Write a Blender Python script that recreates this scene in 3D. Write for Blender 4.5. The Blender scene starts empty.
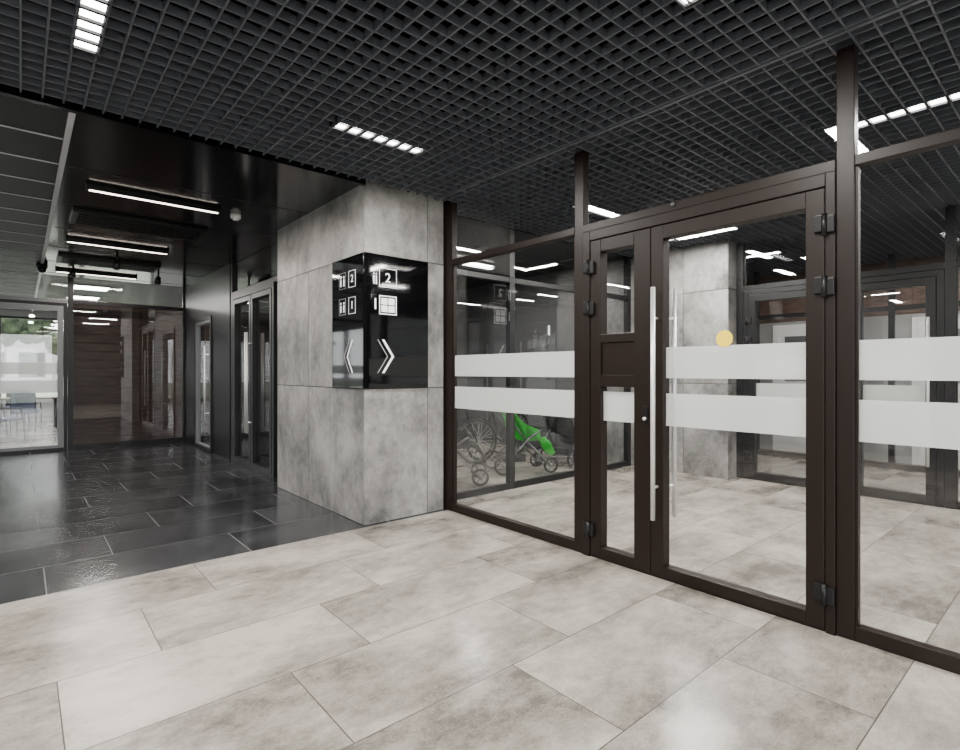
import bpy, bmesh, math, random
from mathutils import Vector, Matrix
random.seed(4)
SC=bpy.context.scene
COL=SC.collection

# ---------------------------------------------------------------- materials
def new_mat(name):
    m=bpy.data.materials.new(name); m.use_nodes=True
    nt=m.node_tree; b=nt.nodes.get('Principled BSDF')
    return m,nt,b
def plain(name,col,rough=.5,metal=0,emit=0,noise=0.0,nscale=20,bump=0.0,spec=.5):
    m,nt,b=new_mat(name)
    b.inputs['Base Color'].default_value=(*col,1)
    b.inputs['Roughness'].default_value=rough
    b.inputs['Metallic'].default_value=metal
    b.inputs['Specular IOR Level'].default_value=spec
    if emit:
        b.inputs['Emission Color'].default_value=(*col,1)
        b.inputs['Emission Strength'].default_value=emit
    if noise or bump:
        g=nt.nodes.new('ShaderNodeNewGeometry'); n=nt.nodes.new('ShaderNodeTexNoise')
        n.inputs['Scale'].default_value=nscale; n.inputs['Detail'].default_value=6
        nt.links.new(g.outputs['Position'],n.inputs['Vector'])
        if noise:
            mr=nt.nodes.new('ShaderNodeMapRange')
            mr.inputs[1].default_value=.3; mr.inputs[2].default_value=.7
            mr.inputs[3].default_value=1-noise; mr.inputs[4].default_value=1+noise
            vm=nt.nodes.new('ShaderNodeVectorMath'); vm.operation='SCALE'
            vm.inputs[0].default_value=col
            nt.links.new(n.outputs['Fac'],mr.inputs[0]); nt.links.new(mr.outputs[0],vm.inputs['Scale'])
            nt.links.new(vm.outputs[0],b.inputs['Base Color'])
        if bump:
            bp=nt.nodes.new('ShaderNodeBump'); bp.inputs['Strength'].default_value=bump; bp.inputs['Distance'].default_value=.01
            nt.links.new(n.outputs['Fac'],bp.inputs['Height']); nt.links.new(bp.outputs[0],b.inputs['Normal'])
    return m
def stone(name,c0,c1,rough=.4,tilevar=.1,scale=1.3,stretch=(1,1,1),spec=.5,rv=.1,lo=.62,hi=.90):
    m,nt,b=new_mat(name); N=nt.nodes.new; L=nt.links.new
    g=N('ShaderNodeNewGeometry')
    s=N('ShaderNodeVectorMath'); s.operation='MULTIPLY'; s.inputs[1].default_value=stretch
    L(g.outputs['Position'],s.inputs[0])
    sc=N('ShaderNodeMath'); sc.operation='MULTIPLY'; sc.inputs[1].default_value=43.0
    L(g.outputs['Random Per Island'],sc.inputs[0])
    ad=N('ShaderNodeVectorMath'); ad.operation='ADD'; L(s.outputs[0],ad.inputs[0]); L(sc.outputs[0],ad.inputs[1])
    n1=N('ShaderNodeTexNoise'); n1.inputs['Scale'].default_value=scale; n1.inputs['Detail'].default_value=9; n1.inputs['Roughness'].default_value=.58; n1.inputs['Distortion'].default_value=.2
    n2=N('ShaderNodeTexNoise'); n2.inputs['Scale'].default_value=scale*7; n2.inputs['Detail'].default_value=8; n2.inputs['Roughness'].default_value=.7
    n3=N('ShaderNodeTexNoise'); n3.inputs['Scale'].default_value=scale*60; n3.inputs['Detail'].default_value=3
    for n in (n1,n2,n3): L(ad.outputs[0],n.inputs['Vector'])
    m1=N('ShaderNodeMath'); m1.operation='MULTIPLY_ADD'; m1.inputs[1].default_value=.45; L(n2.outputs['Fac'],m1.inputs[0]); L(n1.outputs['Fac'],m1.inputs[2])
    m2=N('ShaderNodeMath'); m2.operation='MULTIPLY_ADD'; m2.inputs[1].default_value=.20; L(n3.outputs['Fac'],m2.inputs[0]); L(m1.outputs[0],m2.inputs[2])
    m3=N('ShaderNodeMath'); m3.operation='MULTIPLY_ADD'; m3.inputs[1].default_value=tilevar; L(g.outputs['Random Per Island'],m3.inputs[0]); L(m2.outputs[0],m3.inputs[2])
    mr=N('ShaderNodeMapRange'); mr.inputs[1].default_value=lo+.06+tilevar/2; mr.inputs[2].default_value=hi+.06+tilevar/2
    L(m3.outputs[0],mr.inputs[0])
    mx=N('ShaderNodeMix'); mx.data_type='RGBA'; mx.inputs[6].default_value=(*c0,1); mx.inputs[7].default_value=(*c1,1)
    L(mr.outputs[0],mx.inputs[0]); L(mx.outputs[2],b.inputs['Base Color'])
    r=N('ShaderNodeMapRange'); r.inputs[3].default_value=rough-rv; r.inputs[4].default_value=rough+rv
    L(n1.outputs['Fac'],r.inputs[0]); L(r.outputs[0],b.inputs['Roughness'])
    bp=N('ShaderNodeBump'); bp.inputs['Strength'].default_value=.06; bp.inputs['Distance'].default_value=.01
    L(n2.outputs['Fac'],bp.inputs['Height']); L(bp.outputs[0],b.inputs['Normal'])
    b.inputs['Specular IOR Level'].default_value=spec
    return m
def wood(name,c0,c1,stretch):
    m,nt,b=new_mat(name); N=nt.nodes.new; L=nt.links.new
    g=N('ShaderNodeNewGeometry'); s=N('ShaderNodeVectorMath'); s.operation='MULTIPLY'; s.inputs[1].default_value=stretch
    L(g.outputs['Position'],s.inputs[0])
    n=N('ShaderNodeTexNoise'); n.inputs['Scale'].default_value=3; n.inputs['Detail'].default_value=8; n.inputs['Distortion'].default_value=.6
    L(s.outputs[0],n.inputs['Vector'])
    mr=N('ShaderNodeMapRange'); mr.inputs[1].default_value=.35; mr.inputs[2].default_value=.65; L(n.outputs['Fac'],mr.inputs[0])
    mx=N('ShaderNodeMix'); mx.data_type='RGBA'; mx.inputs[6].default_value=(*c0,1); mx.inputs[7].default_value=(*c1,1)
    L(mr.outputs[0],mx.inputs[0]); L(mx.outputs[2],b.inputs['Base Color']); b.inputs['Roughness'].default_value=.45
    return m
def glassm(name,tint=(.94,.95,.95),base=.10,k=.75):
    m=bpy.data.materials.new(name); m.use_nodes=True; nt=m.node_tree
    nt.nodes.clear(); N=nt.nodes.new; L=nt.links.new
    o=N('ShaderNodeOutputMaterial'); t=N('ShaderNodeBsdfTransparent'); t.inputs[0].default_value=(*tint,1)
    gl=N('ShaderNodeBsdfGlossy'); gl.inputs['Roughness'].default_value=.0; gl.inputs[0].default_value=(1,1,1,1)
    lw=N('ShaderNodeLayerWeight'); p=N('ShaderNodeMath'); p.operation='POWER'; p.inputs[1].default_value=4.5
    L(lw.outputs['Facing'],p.inputs[0])
    ma=N('ShaderNodeMath'); ma.operation='MULTIPLY_ADD'; ma.inputs[1].default_value=k; ma.inputs[2].default_value=base
    L(p.outputs[0],ma.inputs[0]); mx=N('ShaderNodeMixShader'); L(ma.outputs[0],mx.inputs[0]); L(t.outputs[0],mx.inputs[1]); L(gl.outputs[0],mx.inputs[2]); L(mx.outputs[0],o.inputs[0])
    return m
def film(name,col,alpha):
    m=bpy.data.materials.new(name); m.use_nodes=True; nt=m.node_tree
    nt.nodes.clear(); N=nt.nodes.new; L=nt.links.new
    o=N('ShaderNodeOutputMaterial'); t=N('ShaderNodeBsdfTransparent'); d=N('ShaderNodeBsdfDiffuse'); d.inputs[0].default_value=(*col,1)
    tr=N('ShaderNodeBsdfTranslucent'); tr.inputs[0].default_value=(*col,1)
    a=N('ShaderNodeMixShader'); a.inputs[0].default_value=.4; L(d.outputs[0],a.inputs[1]); L(tr.outputs[0],a.inputs[2])
    mx=N('ShaderNodeMixShader'); mx.inputs[0].default_value=alpha; L(t.outputs[0],mx.inputs[1]); L(a.outputs[0],mx.inputs[2]); L(mx.outputs[0],o.inputs[0])
    return m

FLOOR_L=stone('light_stone_tile',(.108,.097,.083),(.395,.365,.323),rough=.21,tilevar=.12,scale=1.5,stretch=(.8,1.3,1),lo=.57,hi=.94,rv=.07)
FLOOR_D=stone('dark_slate_tile',(.015,.016,.018),(.046,.048,.052),rough=.19,tilevar=.14,scale=1.4,spec=.65,rv=.04)
CONC=stone('concrete_look_tile',(.080,.078,.075),(.33,.322,.312),rough=.40,tilevar=.08,scale=1.9,stretch=(1,1,.8),lo=.59,hi=.93)
GROUT_L=plain('grout_grey',(.035,.032,.028),.8)
GROUT_D=plain('grout_dark',(.17,.17,.17),.8)
BRONZE=plain('bronze_aluminium',(.0088,.0048,.0033),.42,metal=0,noise=.06,nscale=30,spec=.26)
BLACKF=plain('black_aluminium',(.006,.006,.007),.38,metal=0,noise=.05,spec=.3)
GREYF=plain('grey_aluminium',(.14,.145,.15),.4,metal=.4,noise=.05)
GRILLE=plain('grille_aluminium',(.088,.096,.115),.42,metal=.0,noise=.05)
PLEN=plain('plenum_black',(.003,.003,.004),.95,noise=.2,spec=.1)
BLK=plain('black_wall_paint',(.004,.004,.005),.35,noise=.1,nscale=8,spec=.15)
BLKT=plain('black_ceiling_panel',(.003,.0033,.004),.12,noise=.35,nscale=60,bump=.02,spec=.5)
BLKR=plain('dark_ceiling_matt',(.012,.013,.015),.5,noise=.4,nscale=50,spec=.3)
TGRID=plain('ceiling_t_grid',(.5,.52,.55),.4)
WHT=plain('white_lacquer',(.75,.75,.74),.4,noise=.02)
GREYW=plain('grey_wall_paint',(.28,.28,.28),.7,noise=.05,nscale=6)
DGREYW=plain('dark_grey_wall_paint',(.07,.07,.073),.7,noise=.05,nscale=6)
STEEL=plain('brushed_steel',(.8,.8,.8),.32,metal=.6,noise=.04,nscale=80)
BGLASS=plain('black_glass',(.002,.002,.0025),.05,spec=.4,noise=.02)
ICON=plain('icon_white_vinyl_glow',(.85,.85,.85),.5,emit=.6)  # white vinyl with a glow added so the icons read brighter
ICOND=plain('icon_grey_vinyl',(.28,.28,.28),.5)
EMIT=plain('led_diffuser',(1,.96,.90),.5,emit=18)
EMITW=plain('led_diffuser_warm',(1,.86,.74),.5,emit=9)
GLASS=glassm('clear_glass')
GLASSD=glassm('dark_reflective_glass',tint=(.62,.63,.65),base=.12,k=.8)
FILM=film('frosted_film',(.60,.62,.61),.84)
YEL=plain('yellow_sticker',(.95,.66,.03),.5)
WOOD=wood('dark_walnut',(.035,.020,.013),(.10,.058,.038),(1,1,14))
WOODR=wood('walnut_panel',(.060,.035,.024),(.14,.085,.058),(1,2,10))
GREEN=plain('green_fabric',(.10,.72,.12),.8,noise=.1,nscale=40)
FABK=plain('dark_fabric',(.02,.02,.023),.85,noise=.2,nscale=60)
FABG=plain('blue_grey_fabric',(.05,.07,.12),.8,noise=.2,nscale=60)
RUB=plain('rubber',(.01,.01,.01),.7,noise=.05)
LEAF=plain('foliage',(.06,.085,.045),.9,noise=.6,nscale=3)
GRASS=plain('grass',(.30,.33,.26),.95,noise=.2,nscale=2)
PAVE=plain('paving',(.45,.45,.44),.9,noise=.1,nscale=1)
BLDG=plain('building_render',(.35,.34,.33),.9,noise=.1,nscale=1)

# ---------------------------------------------------------------- mesh builder
class MB:
    def __init__(s,name): s.name=name; s.bm=bmesh.new(); s.mats=[]
    def mi(s,m):
        if m not in s.mats: s.mats.append(m)
        return s.mats.index(m)
    def merge(s,t,mat,smooth=False):
        i=s.mi(mat)
        for f in t.faces: f.material_index=i; f.smooth=smooth
        me=bpy.data.meshes.new('tmp'); t.to_mesh(me); t.free(); s.bm.from_mesh(me); bpy.data.meshes.remove(me)
    def box(s,x0,x1,y0,y1,z0,z1,mat,bev=0):
        t=bmesh.new()
        M=Matrix.Translation(((x0+x1)/2,(y0+y1)/2,(z0+z1)/2))@Matrix.Diagonal((abs(x1-x0),abs(y1-y0),abs(z1-z0),1))
        bmesh.ops.create_cube(t,size=1,matrix=M)
        if bev: bmesh.ops.bevel(t,geom=t.edges[:],offset=bev,segments=2,affect='EDGES',profile=.6)
        s.merge(t,mat)
    def quad(s,pts,mat):
        i=s.mi(mat); f=s.bm.faces.new([s.bm.verts.new(p) for p in pts]); f.material_index=i
    def tube(s,p1,p2,r,mat,seg=12,r2=None):
        p1=Vector(p1);p2=Vector(p2); d=p2-p1
        t=bmesh.new(); M=Matrix.Translation((p1+p2)/2)@d.to_track_quat('Z','Y').to_matrix().to_4x4()
        bmesh.ops.create_cone(t,cap_ends=True,segments=seg,radius1=r,radius2=r if r2 is None else r2,depth=d.length,matrix=M)
        s.merge(t,mat,True)
    def path(s,pts,r,mat,seg=10):
        for a,b in zip(pts,pts[1:]): s.tube(a,b,r,mat,seg)
        for p in pts[1:-1]: s.sphere(p,r,mat)
    def sphere(s,c,r,mat,sc=(1,1,1),seg=12):
        t=bmesh.new(); bmesh.ops.create_uvsphere(t,u_segments=seg,v_segments=max(6,seg//2),radius=r,matrix=Matrix.Translation(c)@Matrix.Diagonal((*sc,1)))
        s.merge(t,mat,True)
    def torus(s,c,axis,R,r,mat,n=28,m=8):
        t=bmesh.new(); q=Vector(axis).to_track_quat('Z','Y').to_matrix(); c=Vector(c); g=[]
        for i in range(n):
            a=2*math.pi*i/n; row=[]
            for j in range(m):
                b=2*math.pi*j/m
                row.append(t.verts.new(c+q@Vector(((R+r*math.cos(b))*math.cos(a),(R+r*math.cos(b))*math.sin(a),r*math.sin(b)))))
            g.append(row)
        for i in range(n):
            for j in range(m): t.faces.new((g[i][j],g[(i+1)%n][j],g[(i+1)%n][(j+1)%m],g[i][(j+1)%m]))
        s.merge(t,mat,True)
    def slab(s,pts,th,mat):
        t=bmesh.new(); rows=[[t.verts.new(p) for p in r] for r in pts]
        for a,b in zip(rows,rows[1:]):
            for i in range(len(a)-1): t.faces.new((a[i],a[i+1],b[i+1],b[i]))
        bmesh.ops.solidify(t,geom=t.faces[:],thickness=th)
        s.merge(t,mat,True)
    def done(s,parent=None):
        me=bpy.data.meshes.new(s.name); s.bm.to_mesh(me); s.bm.free()
        for m in s.mats: me.materials.append(m)
        o=bpy.data.objects.new(s.name,me); COL.objects.link(o)
        if parent: o.parent=parent
        return o
def empty(name):
    o=bpy.data.objects.new(name,None); COL.objects.link(o); return o
def text(name,body,loc,rot,size,mat,parent,ext=.001):
    c=bpy.data.curves.new(name,'FONT'); c.body=body; c.size=size; c.extrude=ext; c.align_x='CENTER'; c.align_y='CENTER'
    o=bpy.data.objects.new(name,c); COL.objects.link(o); bpy.context.view_layer.update()
    me=bpy.data.meshes.new_from_object(o.evaluated_get(bpy.context.evaluated_depsgraph_get()))
    bpy.data.objects.remove(o); me.materials.clear(); me.materials.append(mat)
    o=bpy.data.objects.new(name,me); COL.objects.link(o); o.location=loc; o.rotation_euler=rot; o.parent=parent
    return o

H=3.0; TOP=3.75
# ---------------------------------------------------------------- floor
fl=MB('floor')
def tiles(x0,x1,y0,y1,mat,g=.0025):
    k0=math.floor((y0-1.77)/.6)-1; k1=math.ceil((y1-1.77)/.6)+1
    for k in range(k0,k1+1):
        ya=max(y0,1.77+.6*k); yb=min(y1,1.77+.6*(k+1))
        if yb-ya<.01: continue
        xs=.92+.4*k; j0=math.floor((x0-xs)/1.2)-1; j1=math.ceil((x1-xs)/1.2)+1
        for j in range(j0,j1+1):
            xa=max(x0,xs+1.2*j); xb=min(x1,xs+1.2*(j+1))
            if xb-xa<.01: continue
            fl.quad([(xa+g,ya+g,0),(xb-g,ya+g,0),(xb-g,yb-g,0),(xa+g,yb-g,0)],mat)
tiles(-4,10,-3.5,4.17,FLOOR_L)
tiles(3.2,10,4.17,9,FLOOR_L)
tiles(-4,3.2,4.17,11.7,FLOOR_D,g=.003)
tiles(-4,3.2,11.7,19,FLOOR_L)
fl.box(-4,10,-3.5,4.17,-.15,-.001,GROUT_L)
fl.box(3.2,10,4.17,9,-.15,-.001,GROUT_L)
fl.box(-4,3.2,4.17,11.7,-.15,-.0008,GROUT_D)
fl.box(-4,3.2,11.7,19,-.15,-.001,GROUT_L)
fl.done()

# ---------------------------------------------------------------- open-cell grille ceiling
gr=MB('ceiling_grille')
P=.1; w=.009; gh=.045
def grille(x0,x1,y0,y1):
    i=math.ceil(x0/P-1e-6)
    while i*P<=x1+1e-6:
        gr.box(i*P-w/2,i*P+w/2,y0,y1,H,H+gh,GRILLE); i+=1
    i=math.ceil(y0/P-1e-6)
    while i*P<=y1+1e-6:
        gr.box(x0,x1,i*P-w/2,i*P+w/2,H+.001,H+gh-.001,GRILLE); i+=1
grille(-3.9,9.9,-3.4,4.16)
grille(3.26,9.9,4.165,4.42)
for x in (3.03,-.6): gr.box(x-.012,x+.012,-3.4,4.16,H-.004,H+gh,GRILLE)
gr.done()
# dark ceiling in the corridor
ce=MB('ceiling')
ce.box(-4,10,-3.5,9,TOP,TOP+.1,PLEN)
ce.box(-4,3.2,9,19,TOP,TOP+.1,PLEN)
ce.box(.27,2.5,4.22,11.7,H+.01,H+.06,BLKT)
ce.box(2.5,10,4.5,9,H+.01,H+.06,BLKT)
ce.box(-4,.23,4.22,11.7,H+.01,H+.06,BLKR)
ce.box(-4,3.2,11.75,19,H+.01,H+.06,BLKR)
ce.box(.232,.268,4.22,19,H+.002,H+.03,TGRID)
yy=4.22+.6
while yy<18.9:
    if not 11.6<yy<11.85: ce.box(-4,.23,yy-.007,yy+.007,H+.004,H+.012,TGRID)
    yy+=.6
for xx in (-.95,-2.15,-3.35):
    ce.box(xx-.006,xx+.006,4.25,11.65,H+.005,H+.012,TGRID)
for yy in (5.42,6.62,7.82,9.02,10.22,11.42):
    ce.box(.29,2.48,yy-.003,yy+.003,H+.007,H+.012,BLACKF)
ce.box(-4,2.28,4.175,4.22,H-.02,TOP,BLKT)
ce.box(3.26,9.9,4.42,4.46,H-.01,TOP,BLKT)
ce.done()

# duct above the grille
du=MB('ventilation_duct')
du.box(-3.6,9.6,1.4,1.9,3.3,3.6,PLEN,.02)
for i in range(12): du.box(-3.4+i*1.1,-3.37+i*1.1,1.38,1.92,3.28,3.62,BLACKF)
for x in (-3,0,3,6,9): du.tube((x,1.65,3.6),(x,1.65,TOP),.01,GREYF)
du.done()

# ---------------------------------------------------------------- fixtures
def area(name,loc,sx,sy,power,parent,col=(1,.96,.905),rot=(0,0,0)):
    l=bpy.data.lights.new(name,'AREA'); l.shape='RECTANGLE'; l.size=sx; l.size_y=sy; l.energy=power; l.color=col
    o=bpy.data.objects.new(name,l); COL.objects.link(o); o.location=loc; o.rotation_euler=rot; o.parent=parent
def cell_light(cx,cy,along,n=7,power=66):
    e=empty('grille_ceiling_light')
    m=MB('housing'); L=n*.1; hw=.055
    def bx(u0,u1,v0,v1,z0,z1,mat):
        if along=='x': m.box(cx+u0,cx+u1,cy+v0,cy+v1,z0,z1,mat)
        else: m.box(cx+v0,cx+v1,cy+u0,cy+u1,z0,z1,mat)
    z=H-.006
    bx(-L/2-.005,L/2+.005,-hw-.005,hw+.005,z+.03,z+.08,BLACKF)
    for s in (-1,1): bx(-L/2-.005,L/2+.005,s*hw-.005,s*hw+.005,z,z+.03,GRILLE)
    for i in range(n+1): bx(-L/2+i*.1-.009,-L/2+i*.1+.009,-hw,hw,z,z+.03,BLACKF)
    for i in range(n): bx(-L/2+i*.1+.012,-L/2+i*.1+.088,-hw+.008,hw-.008,z+.012,z+.02,EMIT)
    m.done(e)
    area('lamp',(cx,cy,z-.01),L if along=='x' else .1,.1 if along=='x' else L,power,e)
for a in [(1.93,3.32,'x'),(.25,3.05,'y'),(1.93,1.17,'x'),(.25,.4,'y'),(-1.4,3.1,'x'),(-1.4,.6,'x'),(-2.6,-1.6,'x'),(1.0,-1.8,'x'),
          (4.24,.85,'y'),(4.5,3.38,'x'),(5.2,2.75,'x'),(6.15,3.2,'y'),(5.3,-.4,'x'),(5.3,-2.2,'x'),(4.35,-1.0,'y'),(8.3,3.0,'x',7,45),(8.6,1.2,'x',7,45),(8.2,-1,'x',7,45)]:
    cell_light(*a)
def lin(x0,x1,y,power,emit=EMITW):
    e=empty('linear_ceiling_light'); m=MB('housing')
    m.box(x0-.02,x1+.02,y-.03,y+.03,H-.035,H+.02,BLACKF,.004)
    m.box(x0,x1,y-.015,y+.015,H-.041,H-.034,emit,.003)
    m.done(e)
    if power: area('lamp',((x0+x1)/2,y,H-.055),x1-x0,.03,power,e,(1,.91,.84))
lin(.46,1.52,5.85,54); lin(.44,1.52,8.35,50); lin(.44,1.52,10.95,30)
lin(-2.4,-1.3,5.85,54); lin(-2.4,-1.3,8.35,50)
for y0 in (6.75,9.5):
    fx=MB('ceiling_air_diffuser')
    fx.box(.4,1.65,y0,y0+.6,H-.03,H+.01,BLACKF,.005)
    for i in range(5): fx.box(.45,1.6,y0+.07+i*.1,y0+.11+i*.1,H-.04,H-.03,BLACKF)
    fx.done()
for k in range(3):
    e=empty('square_ceiling_light'); m=MB('panel')
    m.box(.75,1.35,12.6+k*1.8,13.2+k*1.8,H-.01,H+.012,GREYF); m.box(.78,1.32,12.63+k*1.8,13.17+k*1.8,H-.014,H-.01,EMIT); m.done(e)
    area('lamp',(1.05,12.9+k*1.8,H-.03),.5,.5,70,e,(1,.98,.95))
sd=MB('smoke_detector'); sd.tube((1.72,5.95,H+.01),(1.72,5.95,H-.03),.05,WHT,20); sd.tube((1.72,5.95,H-.03),(1.72,5.95,H-.05),.03,WHT,20); sd.done()
dc=MB('dome_camera'); dc.tube((.25,10.6,H+.01),(.25,10.6,H-.05),.07,BLACKF,20); dc.sphere((.25,10.6,H-.07),.06,BGLASS,seg=16); dc.done()
for (x,y) in ((1.05,9.2),(1.75,10.3),(.62,10.4)):
    sp=MB('ceiling_spotlight'); sp.tube((x,y,H+.02),(x,y,H-.07),.015,BLACKF); sp.tube((x,y,H-.07),(x-.02,y-.04,H-.17),.04,BLACKF,16,r2=.05); sp.done()

# ---------------------------------------------------------------- wall-local helper
def WB(m,plane,c,u0,u1,n0,n1,z0,z1,mat,bev=0):
    if plane=='x': m.box(c+n0,c+n1,u0,u1,z0,z1,mat,bev)
    else: m.box(u0,u1,c+n0,c+n1,z0,z1,mat,bev)
def pane(m,plane,c,u0,u1,z0,z1,mat,n=0):
    if plane=='x': m.quad([(c+n,u0,z0),(c+n,u1,z0),(c+n,u1,z1),(c+n,u0,z1)],mat)
    else: m.quad([(u0,c+n,z0),(u1,c+n,z0),(u1,c+n,z1),(u0,c+n,z1)],mat)
BANDS=((1.31,1.51),(1.0,1.21))
def bands(m,plane,c,u0,u1,n=-.004,rng=BANDS):
    for a,b in rng: pane(m,plane,c,u0,u1,a,b,FILM,n)
def ring(m,plane,c,u0,u1,z0,z1,t,n0,n1,mat,bt=None,bev=.004):
    bt=bt or t
    WB(m,plane,c,u0,u0+t,n0,n1,z0,z1,mat,bev); WB(m,plane,c,u1-t,u1,n0,n1,z0,z1,mat,bev)
    WB(m,plane,c,u0+t,u1-t,n0,n1,z1-t,z1,mat,bev); WB(m,plane,c,u0+t,u1-t,n0,n1,z0,z0+bt,mat,bev)
XP=3.2; ZB=2.44
def hinge(m,plane,c,u,z,s=1,mat=BLACKF):
    WB(m,plane,c,u-.045,u-.008,-.062,-.03,z-.045,z+.045,mat,.006)
    WB(m,plane,c,u+.008,u+.05,-.062,-.03,z-.035,z+.055,mat,.006)
    if plane=='x': m.tube((c-.06,u,z-.055),(c-.06,u,z+.055),.014,mat)
    else: m.tube((u,c-.06,z-.055),(u,c-.06,z+.055),.014,mat)

# ---------------------------------------------------------------- main glazed partition
gp=MB('glass_partition')
F=BRONZE
for a,b in ((4.10,4.24),(2.505,2.59),(.805,.885),(-1.2,-1.12),(-3.4,-3.32)):
    WB(gp,'x',XP,a,b,-.032,.032,0,H-.002,F,.004)
def fixed(m,c,u0,u1,frame,glass=GLASS,band=True,plane='x',zb=ZB,up=True,j=.012):
    WB(m,plane,c,u0,u1,-.03,.03,0,.075,frame,.004)
    WB(m,plane,c,u0,u1,-.035,.035,zb-.055,zb,frame,.004)
    WB(m,plane,c,u0,u0+j,-.02,.02,.075,zb-.055,frame); WB(m,plane,c,u1-j,u1,-.02,.02,.075,zb-.055,frame)
    pane(m,plane,c,u0+j,u1-j,.075,zb-.055,glass)
    if up:
        pane(m,plane,c,u0,u1,zb,H,glass)
    if band: bands(m,plane,c,u0+j,u1-j)
fixed(gp,XP,2.59,4.10,F); fixed(gp,XP,-1.12,.805,F); fixed(gp,XP,-3.32,-1.2,F)
WB(gp,'x',XP,.885,2.505,-.04,.04,ZB-.06,ZB,F,.004)
pane(gp,'x',XP,.885,2.505,ZB,H,GLASS)
gp.done()

# entrance double door
de=empty('door_1')
fr=MB('door_frame')
WB(fr,'x',XP,2.44,2.505,-.045,.045,0,ZB-.06,F,.004); WB(fr,'x',XP,.885,.93,-.045,.045,0,ZB-.06,F,.004)
WB(fr,'x',XP,.93,2.44,-.045,.045,ZB-.13,ZB-.06,F,.004)
WB(fr,'x',XP,.93,2.44,-.03,.03,0,.012,F)
fr.tube((XP-.046,1.78,ZB-.02),(XP-.055,1.78,ZB-.02),.012,GREYF)
fr.done(de)
zt=ZB-.135
ll=MB('narrow_leaf')
WB(ll,'x',XP,2.345,2.435,-.04,.04,.015,zt,F,.004); WB(ll,'x',XP,1.945,2.07,-.04,.04,.015,zt,F,.004)
WB(ll,'x',XP,2.07,2.345,-.04,.04,zt-.09,zt,F,.004); WB(ll,'x',XP,2.07,2.345,-.04,.04,.015,.085,F,.004)
WB(ll,'x',XP,2.07,2.345,-.04,.04,1.56,1.62,F,.004); WB(ll,'x',XP,2.07,2.345,-.04,.04,1.245,1.33,F,.004)
WB(ll,'x',XP,2.07,2.345,-.025,.025,1.33,1.56,F)
pane(ll,'x',XP,2.07,2.345,.085,1.245,GLASS); pane(ll,'x',XP,2.07,2.345,1.62,zt-.09,GLASS)
pane(ll,'x',XP,2.07,2.345,1.0,1.21,FILM,-.004)
for z in (2.11,1.81,.20): hinge(ll,'x',XP,2.44,z)
ll.done(de)
rl=MB('wide_leaf')
ring(rl,'x',XP,.935,1.94,.015,zt,.088,-.04,.04,F,bt=.07)
pane(rl,'x',XP,1.023,1.852,.085,zt-.088,GLASS); bands(rl,'x',XP,1.023,1.852)
for z in (2.11,1.79,.20): hinge(rl,'x',XP,.93,z)
t=bmesh.new(); bmesh.ops.create_circle(t,cap_ends=True,segments=40,radius=.05,matrix=Matrix.Translation((XP-.008,1.47,1.55))@Matrix.Rotation(math.pi/2,4,'Y')); rl.merge(t,YEL)
rl.done(de)
hd=MB('pull_handle')
for s,y in ((-1,1.893),(1,1.85)):
    x=XP+s*.095
    hd.tube((x,y,.39),(x,y,1.9),.015,STEEL,16)
    for z in (.6,1.7): hd.tube((XP+s*.035,y,z),(x,y,z),.009,STEEL,12)
hd.box(XP-.05,XP-.04,1.96,1.995,1.0,1.12,BLACKF,.003)
hd.tube((XP-.05,1.978,1.04),(XP-.065,1.978,1.04),.012,STEEL)
hd.done(de)

# ---------------------------------------------------------------- concrete clad column (box)
def clad_face(m,plane,c,n,us,zs,mat=CONC):
    g=.004
    for r,(z0,z1) in enumerate(zip(zs,zs[1:])):
        uu=us[r%len(us)]
        for a,b in zip(uu,uu[1:]):
            if n<0: WB(m,plane,c,a+g,b-g,-.01,0,z0+g,z1-g,mat)
            else: WB(m,plane,c,a+g,b-g,0,.01,z0+g,z1-g,mat)
col=MB('concrete_tile_column')
col.box(2.295,3.15,4.22,6.3,0,3.2,GROUT_L)
zs=(0,1.2,2.4,3.2)
clad_face(col,'y',4.22,-1,[[2.281,2.96,3.15]],zs)
clad_face(col,'x',2.295,-1,[[4.22,4.81,5.41,6.3],[4.22,4.81,5.41,6.3],[4.22,4.81,5.71,6.3]],zs)
clad_face(col,'y',6.3,1,[[2.285,3.15]],zs)
col.done()
# information panel
ip=empty('wayfinding_sign')
m=MB('black_glass_panel')
m.box(2.262,2.95,4.19,4.209,1.205,2.395,BGLASS,.002); m.box(2.262,2.284,4.2095,4.80,1.205,2.395,BGLASS,.002); m.done(ip)
def fbox(m,x0,x1,z0,z1,mat): m.box(x0,x1,4.1875,4.1895,z0,z1,mat)
def lbox(m,y0,y1,z0,z1,mat): m.box(2.2595,2.2615,y0,y1,z0,z1,mat)
def outl(fn,m,u0,u1,z0,z1,t,mat):
    fn(m,u0,u1,z0,z0+t,mat); fn(m,u0,u1,z1-t,z1,mat); fn(m,u0,u0+t,z0+t,z1-t,mat); fn(m,u1-t,u1,z0+t,z1-t,mat)
ic=MB('pictograms')
outl(fbox,ic,2.42,2.60,2.11,2.28,.004,ICON)
for x0 in (2.36,2.385): fbox(ic,x0,x0+.012,2.13,2.205,ICON); fbox(ic,x0+.001,x0+.011,2.213,2.228,ICON)
outl(fbox,ic,2.42,2.60,1.865,2.035,.009,ICON)
for a in (2.442,2.515):
    for b in (1.887,1.955): fbox(ic,a,a+.062,b,b+.058,ICON)
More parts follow.
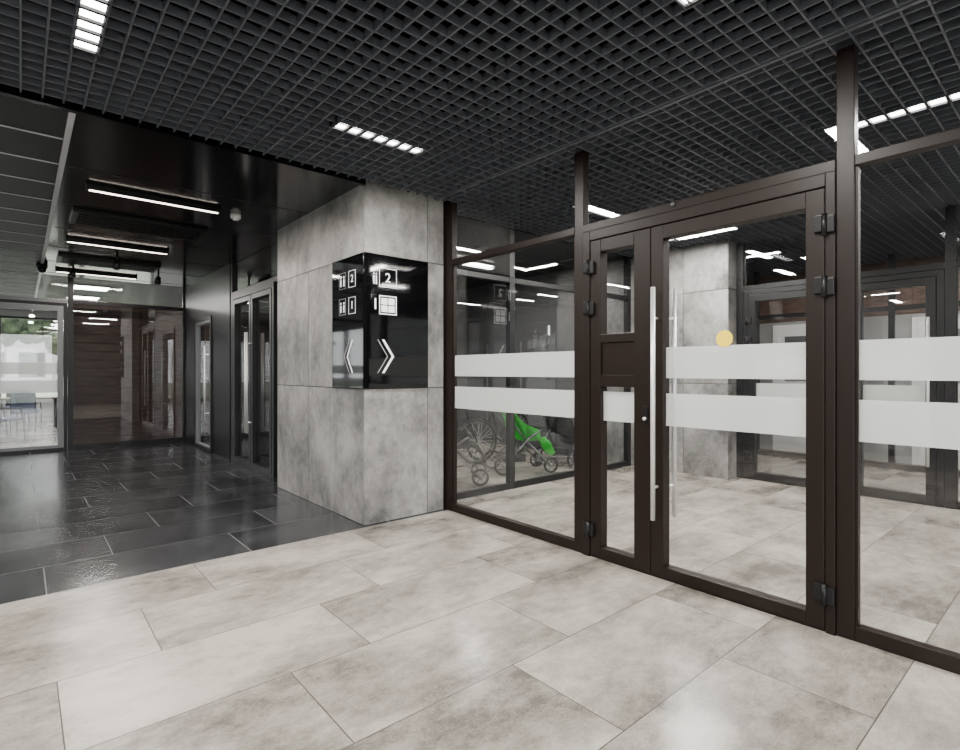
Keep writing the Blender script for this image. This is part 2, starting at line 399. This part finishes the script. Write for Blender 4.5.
for k,zc in enumerate((2.19,1.95)):
    outl(lbox,ic,4.33,4.46,zc-.075,zc+.075,.003,ICON)
    outl(lbox,ic,4.52,4.65,zc-.075,zc+.075,.003,ICOND)
    for yy in (4.555,4.615):
        lbox(ic,yy-.010,yy+.010,zc-.05,zc+.015,ICON); lbox(ic,yy-.008,yy+.008,zc+.025,zc+.043,ICON)
def chev(x,s,mat,face,t=.010):
    for sg in (1,-1):
        pts=[(x,1.49+sg*.15),(x+s*.10,1.49)]
        q=[(pts[0][0]-t,pts[0][1]),(pts[0][0]+t,pts[0][1]),(pts[1][0]+t,pts[1][1]),(pts[1][0]-t,pts[1][1])]
        if face=='f': P3=[(a,4.188,b) for a,b in q]
        else: P3=[(2.2580,a,b) for a,b in q]
        ic.quad(P3,mat)
chev(2.46,1,ICON,'f',.012); chev(2.405,1,ICOND,'f',.005)
chev(4.38,1,ICON,'l',.011); chev(4.44,1,ICOND,'l',.008)
ic.done(ip)
text('floor_number','2',(2.51,4.188,2.193),(math.pi/2,0,0),.12,ICON,ip)
text('floor_number_small','1',(2.38,4.187,1.95),(math.pi/2,0,0),.14,ICON,ip)
text('floor_number_side','2',(2.2605,4.395,2.19),(math.pi/2,0,-math.pi/2),.10,ICON,ip)
text('floor_number_side','1',(2.2605,4.395,1.95),(math.pi/2,0,-math.pi/2),.10,ICON,ip)

# ---------------------------------------------------------------- corridor right side
XC=2.48
cp=MB('glass_partition')
for a,b in ((6.31,6.38),(8.62,8.70)): WB(cp,'x',XC,a,b,-.04,.04,0,H+.01,BLACKF,.003)
WB(cp,'x',XC,6.38,8.62,-.04,.04,2.5,2.56,BLACKF,.003)
pane(cp,'x',XC,6.38,8.62,2.56,H,GLASSD)
cp.done()
d=empty('door_2'); m=MB('door_leaf')
ring(m,'x',XC,6.85,8.62,0,2.5,.06,-.045,.045,BLACKF)
ring(m,'x',XC,6.92,7.72,.02,2.43,.07,-.05,.03,BLACKF); ring(m,'x',XC,7.74,8.54,.02,2.43,.07,-.05,.03,BLACKF)
pane(m,'x',XC,6.99,7.65,.09,2.36,GLASSD); pane(m,'x',XC,7.81,8.47,.09,2.36,GLASSD)
pane(m,'x',XC,6.38,6.85,.0,2.5,GLASSD)
for y in (7.69,7.77):
    m.tube((XC-.11,y,.5),(XC-.11,y,1.9),.013,STEEL); 
    for z in (.65,1.75): m.tube((XC-.04,y,z),(XC-.11,y,z),.008,STEEL)
m.done(d)
w1=MB('wall_corridor_east')
w1.box(XC-.05,XC+.1,8.705,9.7,0,H+.01,BLK); w1.box(XC-.05,XC+.1,10.85,11.66,0,H+.01,BLK); w1.box(XC-.05,XC+.1,9.7,10.85,2.3,H+.01,BLK)
w1.done()
d=empty('door_3'); m=MB('door_leaf')
ring(m,'x',XC-.02,9.705,10.845,0,2.295,.05,-.05,.05,BLACKF); ring(m,'x',XC-.02,9.76,10.79,.02,2.24,.05,-.04,.03,GREYF)
pane(m,'x',XC-.02,9.81,10.74,.07,2.19,GLASSD); 
m.tube((XC-.12,9.9,.5),(XC-.12,9.9,1.8),.012,STEEL)
for z in (.65,1.65): m.tube((XC-.05,9.9,z),(XC-.12,9.9,z),.008,STEEL)
m.done(d)

# ---------------------------------------------------------------- end partition
YE=11.7
ep=MB('glass_partition')
for a,b in ((.62,.70),(2.40,2.47),(-.98,-.9),(-3.95,-3.87)): WB(ep,'y',YE,a,b,-.04,.04,0,H+.01,BLACKF,.003)
def efix(u0,u1,glass,band=False):
    WB(ep,'y',YE,u0,u1,-.035,.035,0,.08,BLACKF,.003); WB(ep,'y',YE,u0,u1,-.035,.035,2.54,2.6,BLACKF,.003)
    pane(ep,'y',YE,u0,u1,.08,2.54,glass); pane(ep,'y',YE,u0,u1,2.6,H,GLASS)
    if band: bands(ep,'y',YE,u0,u1)
efix(.70,2.40,GLASSD); efix(-3.87,-.98,GLASS,True)
WB(ep,'y',YE,-.9,.62,-.035,.035,2.54,2.6,GREYF,.003); pane(ep,'y',YE,-.9,.62,2.6,H,GLASS)
ep.done()
d=empty('door_4'); m=MB('door_leaf')
ring(m,'y',YE,-.895,.615,0,2.54,.05,-.04,.04,BLACKF); ring(m,'y',YE,-.84,.56,.02,2.48,.08,-.035,.035,GREYF)
pane(m,'y',YE,-.76,.48,.1,2.4,GLASS); bands(m,'y',YE,-.76,.48)
m.done(d)
wv=MB('walnut_screen')
wv.box(.72,3.1,12.0,12.05,0,2.62,WOOD)
for i in range(17): wv.box(.72,3.1,11.985,12.0,.02+i*.155,.165+i*.155,WOOD,.004)
wv.done()

# ---------------------------------------------------------------- vestibule: stroller room partition
YS=4.46
sp=MB('glass_partition')
for a,b in ((3.26,3.33),(4.26,4.34),(5.55,5.63),(6.60,6.68)): WB(sp,'y',YS,a,b,-.035,.035,0,H-.02,BLACKF,.003)
for a,b in ((3.33,4.26),(4.34,5.55),(5.63,6.60)):
    WB(sp,'y',YS,a,b,-.03,.03,0,.07,BLACKF,.003); WB(sp,'y',YS,a,b,-.03,.03,2.38,2.44,BLACKF,.003)
    pane(sp,'y',YS,a,b,.07,2.38,GLASS); pane(sp,'y',YS,a,b,2.44,H-.02,GLASS)
spo=sp.done()
text('glass_numeral','1',(4.95,YS-.012,1.86),(math.pi/2,0,0),.17,ICON,spo,ext=.004)  # numeral one set just in front of the stroller room glass
cw=MB('wall_concrete_tile')
cw.box(6.74,7.2,3.06,4.9,0,3.2,GROUT_L)
clad_face(cw,'x',6.74,-1,[[3.05,3.65,4.25,4.9]],zs); clad_face(cw,'y',3.06,-1,[[6.73,7.2]],zs)
cw.done()
XF=7.0
fp=MB('glass_partition')
for a,b in ((2.97,3.05),(1.85,1.93),(.93,1.01),(-.8,-.72),(-3.4,-3.32)): WB(fp,'x',XF,a,b,-.04,.04,0,H-.01,BLACKF,.003)
for a,b in ((-.72,.93),(-3.32,-.8)): fixed(fp,XF,a,b,BLACKF,band=True)
for a,b in ((1.93,2.97),(1.01,1.85)):
    WB(fp,'x',XF,a,b,-.04,.04,ZB-.06,ZB,BLACKF); pane(fp,'x',XF,a,b,ZB,H-.01,GLASS)
fp.done()
for k,(a,b) in enumerate(((1.93,2.97),(1.01,1.85))):
    d=empty('door_%d'%(5+k)); m=MB('door_leaf')
    ring(m,'x',XF,a+.005,b-.005,0,ZB-.065,.06,-.04,.04,BLACKF,bt=.02); ring(m,'x',XF,a+.07,b-.07,.02,ZB-.13,.08,-.05,.03,BLACKF)
    pane(m,'x',XF,a+.15,b-.15,.1,ZB-.21,GLASS); bands(m,'x',XF,a+.15,b-.15)
    m.tube((XF-.11,a+.12,.4),(XF-.11,a+.12,1.9),.013,STEEL)
    for z in (.6,1.7): m.tube((XF-.04,a+.12,z),(XF-.11,a+.12,z),.008,STEEL)
    for z in (2.0,1.75,.3): hinge(m,'x',XF-.01,b-.065,z,mat=BLACKF)
    m.done(d)
# third glazed screen further on, with its own dark frames
tp=MB('glass_partition')
for y in (4.6,3.7,2.62,1.9,.62,-.2,-1.4,-3.3): WB(tp,'x',9.2,y-.035,y+.035,-.035,.035,0,H-.01,BLACKF,.003)
WB(tp,'x',9.2,-3.4,5.0,-.03,.03,2.2,2.27,BLACKF); WB(tp,'x',9.2,-3.4,5.0,-.03,.03,0,.08,BLACKF)
tp.done()
bw=MB('wall_east')
bw.box(9.9,10.05,-3.5,9,0,2.2,GREYW); bw.box(9.9,10.05,-3.5,9,2.2,TOP,WOODR)
for y in [i*1.2-3 for i in range(7)]: bw.box(9.885,9.9,y,y+1.19,2.22,TOP,WOODR)
bw.done()
for k,y in enumerate((3.2,1.3,-.6)):
    d=empty('door_%d'%(7+k)); m=MB('door_leaf')
    m.box(9.86,9.9,y-.5,y+.5,0,2.15,WHT,.004); m.box(9.84,9.865,y-.43,y+.43,.01,2.08,WHT,.004)
    m.box(9.83,9.845,y-.3,y+.3,1.2,1.95,GREYF,.002); m.tube((9.80,y-.36,1.02),(9.80,y-.24,1.02),.01,STEEL); m.tube((9.84,y-.36,1.02),(9.80,y-.36,1.02),.01,STEEL)
    m.done(d)

# ---------------------------------------------------------------- shell walls
def wallbox(n,*a,mat=GREYW):
    m=MB(n); m.box(*a,mat); m.done()
wallbox('wall_north',2.58,10.05,9.0,9.1,0,TOP,mat=DGREYW)
wallbox('wall_storage_divider',6.75,6.85,4.95,9.0,0,TOP,mat=DGREYW)
wallbox('wall_storage_west',3.16,3.24,4.6,9.0,0,H+.0,mat=BLK)
wallbox('wall_meeting_east',3.1,3.2,11.75,19.0,0,TOP)
wallbox('wall_south',1.0,10.05,-3.7,-3.5,0,TOP,mat=DGREYW)  # unseen; solid dark stretch shaped to keep window reflections off the end glass
wallbox('wall_west',-4.2,-4.0,.96,11.7,0,TOP,mat=DGREYW)  # unseen; windows left out here so none mirror in the partitions
def winwall(name,plane,c,u0,u1,n,z0=.1,z1=2.85):
    m=MB(name)
    WB(m,plane,c,u0,u1,-.1,.1,z1,TOP,GREYW); WB(m,plane,c,u0,u1,-.1,.1,-.1,z0,GREYW)
    st=(u1-u0)/n
    for i in range(n+1):
        u=u0+i*st; WB(m,plane,c,u-.06,u+.06,-.08,.08,z0,z1,BLACKF,.004)
    WB(m,plane,c,u0,u1,-.05,.05,z0,z0+.06,BLACKF); WB(m,plane,c,u0,u1,-.05,.05,z1-.06,z1,BLACKF)
    for i in range(n): pane(m,plane,c,u0+i*st+.06,u0+(i+1)*st-.06,z0+.06,z1-.06,GLASS)
    m.done()
winwall('window_1','x',-4.1,-3.5,.9,3)
winwall('window_2','y',-3.6,-4,1.0,3)
winwall('window_3','y',19.1,-4,3.1,4,z0=.6)
winwall('window_4','x',-4.1,11.8,19,4)
def portal(loc,rot,sx,sy):
    l=bpy.data.lights.new('daylight_portal','AREA'); l.shape='RECTANGLE'; l.size=sx; l.size_y=sy; l.cycles.is_portal=True
    o=bpy.data.objects.new('daylight_portal',l); COL.objects.link(o); o.location=loc; o.rotation_euler=rot
portal((-4.3,-1.3,1.5),(0,-math.pi/2,0),2.8,4.4)
portal((-1.5,-3.8,1.5),(math.pi/2,0,0),5,2.8)
portal((-.5,19.3,1.7),(-math.pi/2,0,0),7,2.4)
portal((-4.3,15.4,1.5),(0,-math.pi/2,0),2.8,7.2)
g=MB('ground'); g.box(-60,60,-60,80,-.4,-.16,GRASS); g.done()
g=MB('paving'); g.box(-9,12,-9,-3.8,-.158,-.12,PAVE); g.box(-9,-4.3,-3.75,26,-.158,-.12,PAVE); g.done()
b=MB('neighbouring_building'); b.box(-20,14,52,60,-.16,4.2,BLDG)
for i in range(14): b.box(-18.5+i*2.3,-17+i*2.3,51.93,52,1.0,2.8,BGLASS)
b.box(-20.3,14.3,51.7,60.3,4.2,4.45,GREYF); b.done()
def tree(x,y,h):
    m=MB('tree'); m.tube((x,y,-.16),(x,y,h*.6),.12,WOOD,10,r2=.05)
    for i in range(110):
        a=random.random()*6.28; r=math.sqrt(random.random())*h*.34; hh=random.random()
        r*=math.sin(math.pi*(.15+.8*hh))
        t=bmesh.new(); bmesh.ops.create_icosphere(t,subdivisions=1,radius=h*(.03+.035*random.random()),matrix=Matrix.Translation((x+r*math.cos(a),y+r*math.sin(a),h*(.36+.6*hh))))
        for v in t.verts: v.co+=Vector((random.uniform(-1,1),random.uniform(-1,1),random.uniform(-1,1)))*.10
        m.merge(t,LEAF)
    m.done()
for x,y,h in ((-4.2,36,7),(-1,37,8),(2.2,36,7),(-8,36,7)): tree(x,y,h)

# ---------------------------------------------------------------- meeting room furniture
def chair(x,y,rz,name='meeting_chair'):
    m=MB(name); 
    for sx in (-.22,.22):
        m.path([(sx,-.24,.012),(sx,-.2,.44),(sx,.2,.44),(sx,.26,.012)],.011,BLACKF)
        m.path([(sx,.2,.44),(sx,.27,.86)],.011,BLACKF)
        m.path([(sx,.24,.66),(sx,-.15,.66),(sx,-.19,.44)],.012,RUB)
    m.box(-.23,.23,-.23,.21,.42,.48,FABG,.022)
    rows=[[( -.22+.11*i,.22+.05*j/3+.03*(1-((i-2)/2)**2),.50+.13*j) for i in range(5)] for j in range(4)]
    m.slab(rows,.04,FABG)
    o=m.done(); o.location=(x,y,0); o.rotation_euler=(0,0,rz)
for x,y,r in ((.1,15.85,2.9),(-.6,15.8,3.3),(-.1,17.75,-.2),(1.35,16.9,-1.5),(-1.6,16.6,1.5),(-.25,13.6,2.2)): chair(x,y,r)
tb=MB('meeting_table'); tb.box(-.95,.75,16.4,17.1,.71,.74,WOOD,.006)
for x in (-.85,.65):
    for y in (16.48,17.02): tb.tube((x,y,0),(x,y,.71),.025,BLACKF)
tb.done()

# ---------------------------------------------------------------- strollers
def stroller(x,y,rz,fab,frame,name='baby_stroller'):
    m=MB(name)
    R=.13
    for sx in (-.25,.25):
        for (yy,rr) in ((-.32,.10),(.34,R)):
            m.torus((sx,yy,rr+.012),(1,0,0),rr-.012,.016,RUB); m.tube((sx-.018,yy,rr+.012),(sx+.018,yy,rr+.012),.028,frame)
            for k in range(6):
                a=k*math.pi/3; m.tube((sx,yy,rr+.012),(sx,yy+(rr-.02)*math.cos(a),rr+.012+(rr-.02)*math.sin(a)),.005,frame,6)
        m.path([(sx,-.32,.11),(sx*.92,.0,.42),(sx*.92,.42,.92),(sx*.92,.52,.98)],.013,frame)
        m.path([(sx,.34,.14),(sx*.92,-.02,.48),(sx*.92,-.18,.58)],.013,frame)
    m.tube((-.25,-.32,.11),(.25,-.32,.11),.01,frame); m.tube((-.25,.34,.14),(.25,.34,.14),.01,frame)
    m.tube((-.23,.52,.98),(.23,.52,.98),.018,RUB)
    prof=[(-.40,.22),(-.33,.36),(-.24,.44),(-.05,.42),(.06,.44),(.16,.62),(.27,.86)]
    m.slab([[(-.21,a,b+.05),(-.10,a,b),(.10,a,b),(.21,a,b+.05)] for a,b in prof],.03,fab)
    for sx in (-.2,.2): m.slab([[(sx,-.2,.44),(sx,-.18,.58)],[(sx,.0,.44),(sx,.02,.66)],[(sx,.16,.58),(sx,.2,.84)]],.015,fab)
    for sx in (-.07,.07): m.slab([[(sx-.015,-.2,.475),(sx+.015,-.2,.475)],[(sx-.015,.05,.475),(sx+.015,.05,.475)],[(sx-.015,.13,.64),(sx+.015,.13,.64)],[(sx-.015,.22,.84),(sx+.015,.22,.84)]],.006,FABK)
    m.tube((-.2,-.18,.6),(.2,-.18,.6),.016,RUB)
    rows=[]
    for j in range(7):
        a=math.radians(150-j*17); rows.append([( -.22+.44*i/6,.17+.27*math.cos(a), .62+.30*math.sin(a)*(.75+.25*math.sin(math.pi*i/6))) for i in range(7)])
    if fab!=GREEN: m.slab(rows,.012,fab)
    m.box(-.17,.17,.0,.3,.16,.26,FABK,.02)
    o=m.done(); o.location=(x,y,0); o.rotation_euler=(0,0,rz)
stroller(5.15,5.12,1.15,GREEN,GREYF)
stroller(4.0,5.15,.9,FABK,GREYF); stroller(6.1,5.2,1.9,FABK,GREYF); stroller(5.0,7.3,1.4,FABG,GREYF); stroller(3.9,7.2,1.9,GREYW,GREYF)
def bicycle(x,y,rz):
    m=MB('bicycle'); R=.32
    for yy in (-.5,.5):
        m.torus((0,yy,R+.02),(1,0,0),R-.01,.02,RUB,36); m.torus((0,yy,R+.02),(1,0,0),R-.035,.008,GREYF,36)
        m.tube((-.04,yy,R+.02),(.04,yy,R+.02),.022,GREYF)
        for k in range(14):
            a=k*math.pi/7; m.tube((0,yy,R+.02),(0,yy+(R-.03)*math.cos(a),R+.02+(R-.03)*math.sin(a)),.002,STEEL,5)
    bb=(0,.06,.30); seat=(0,.2,.80); head=(0,-.34,.82); hb=(0,-.38,.66)
    for a,b,r in ((bb,seat,.016),(seat,head,.016),(bb,hb,.02),((0,.5,.34),bb,.011),((0,.5,.34),(0,.18,.74),.010),(hb,head,.018),(head,(0,-.31,.98),.013)): m.tube(a,b,r,BLACKF)
    for s in (-.05,.05): m.tube((s,-.5,.34),(s*.6,-.38,.66),.012,BLACKF)
    m.path([(-.28,-.24,1.0),(-.12,-.31,.98),(.12,-.31,.98),(.28,-.24,1.0)],.012,RUB)
    m.tube(seat,(0,.22,.90),.012,STEEL); m.sphere((0,.26,.92),.09,RUB,(.8,1.5,.35)); m.torus((.05,.06,.30),(1,0,0),.085,.007,STEEL)
    m.tube((.07,.06,.30),(.07,-.08,.22),.01,STEEL); m.tube((-.07,.06,.30),(-.07,.20,.38),.01,STEEL)
    m.box(.07,.15,-.11,-.05,.205,.23,RUB); m.box(-.15,-.07,.17,.23,.37,.395,RUB)
    o=m.done(); o.location=(x,y,0); o.rotation_euler=(0,0,rz)
bicycle(4.55,6.1,1.2); bicycle(5.75,6.2,1.75)
sh=MB('storage_shelving')
for x in (3.5,4.9,6.4):
    for y in (8.3,8.85): sh.box(x-.02,x+.02,y-.02,y+.02,0,2.1,BLACKF)
for z in (.15,.65,1.15,1.65,2.08): sh.box(3.48,6.42,8.28,8.87,z,z+.025,GREYF)
for i,(x,z,w_,h_,mt) in enumerate(((3.6,.175,.4,.3,GREYW),(4.2,.175,.5,.35,FABG),(5.1,.675,.45,.3,GREYW),(5.8,.175,.4,.35,FABK),(3.7,1.175,.5,.28,FABK),(5.2,1.175,.6,.3,WHT),(4.3,.675,.4,.3,WHT))):
    sh.box(x,x+w_,8.35,8.8,z,z+h_,mt,.01)
sh.done()
area_e=empty('storage_ceiling_light'); m=MB('housing'); m.box(4.4,5.6,6.15,6.25,H-.04,H+.01,WHT,.004); m.box(4.43,5.57,6.165,6.235,H-.046,H-.04,EMIT); m.done(area_e); area('lamp',(5,6.2,H-.06),1.1,.07,90,area_e)

# ---------------------------------------------------------------- world + camera
wd=bpy.data.worlds.new('sky'); SC.world=wd; wd.use_nodes=True; nt=wd.node_tree
bg=nt.nodes['Background']; bg.inputs['Color'].default_value=(.97,.985,1,1); bg.inputs['Strength'].default_value=7.0
cam=bpy.data.cameras.new('camera'); co=bpy.data.objects.new('camera',cam); COL.objects.link(co)
co.location=(0,0,1.35); co.rotation_euler=(math.pi/2,0,math.radians(-40.7)); cam.sensor_width=36; cam.lens=20.03; cam.shift_y=-3/960; cam.clip_start=.05; cam.clip_end=300
SC.camera=co
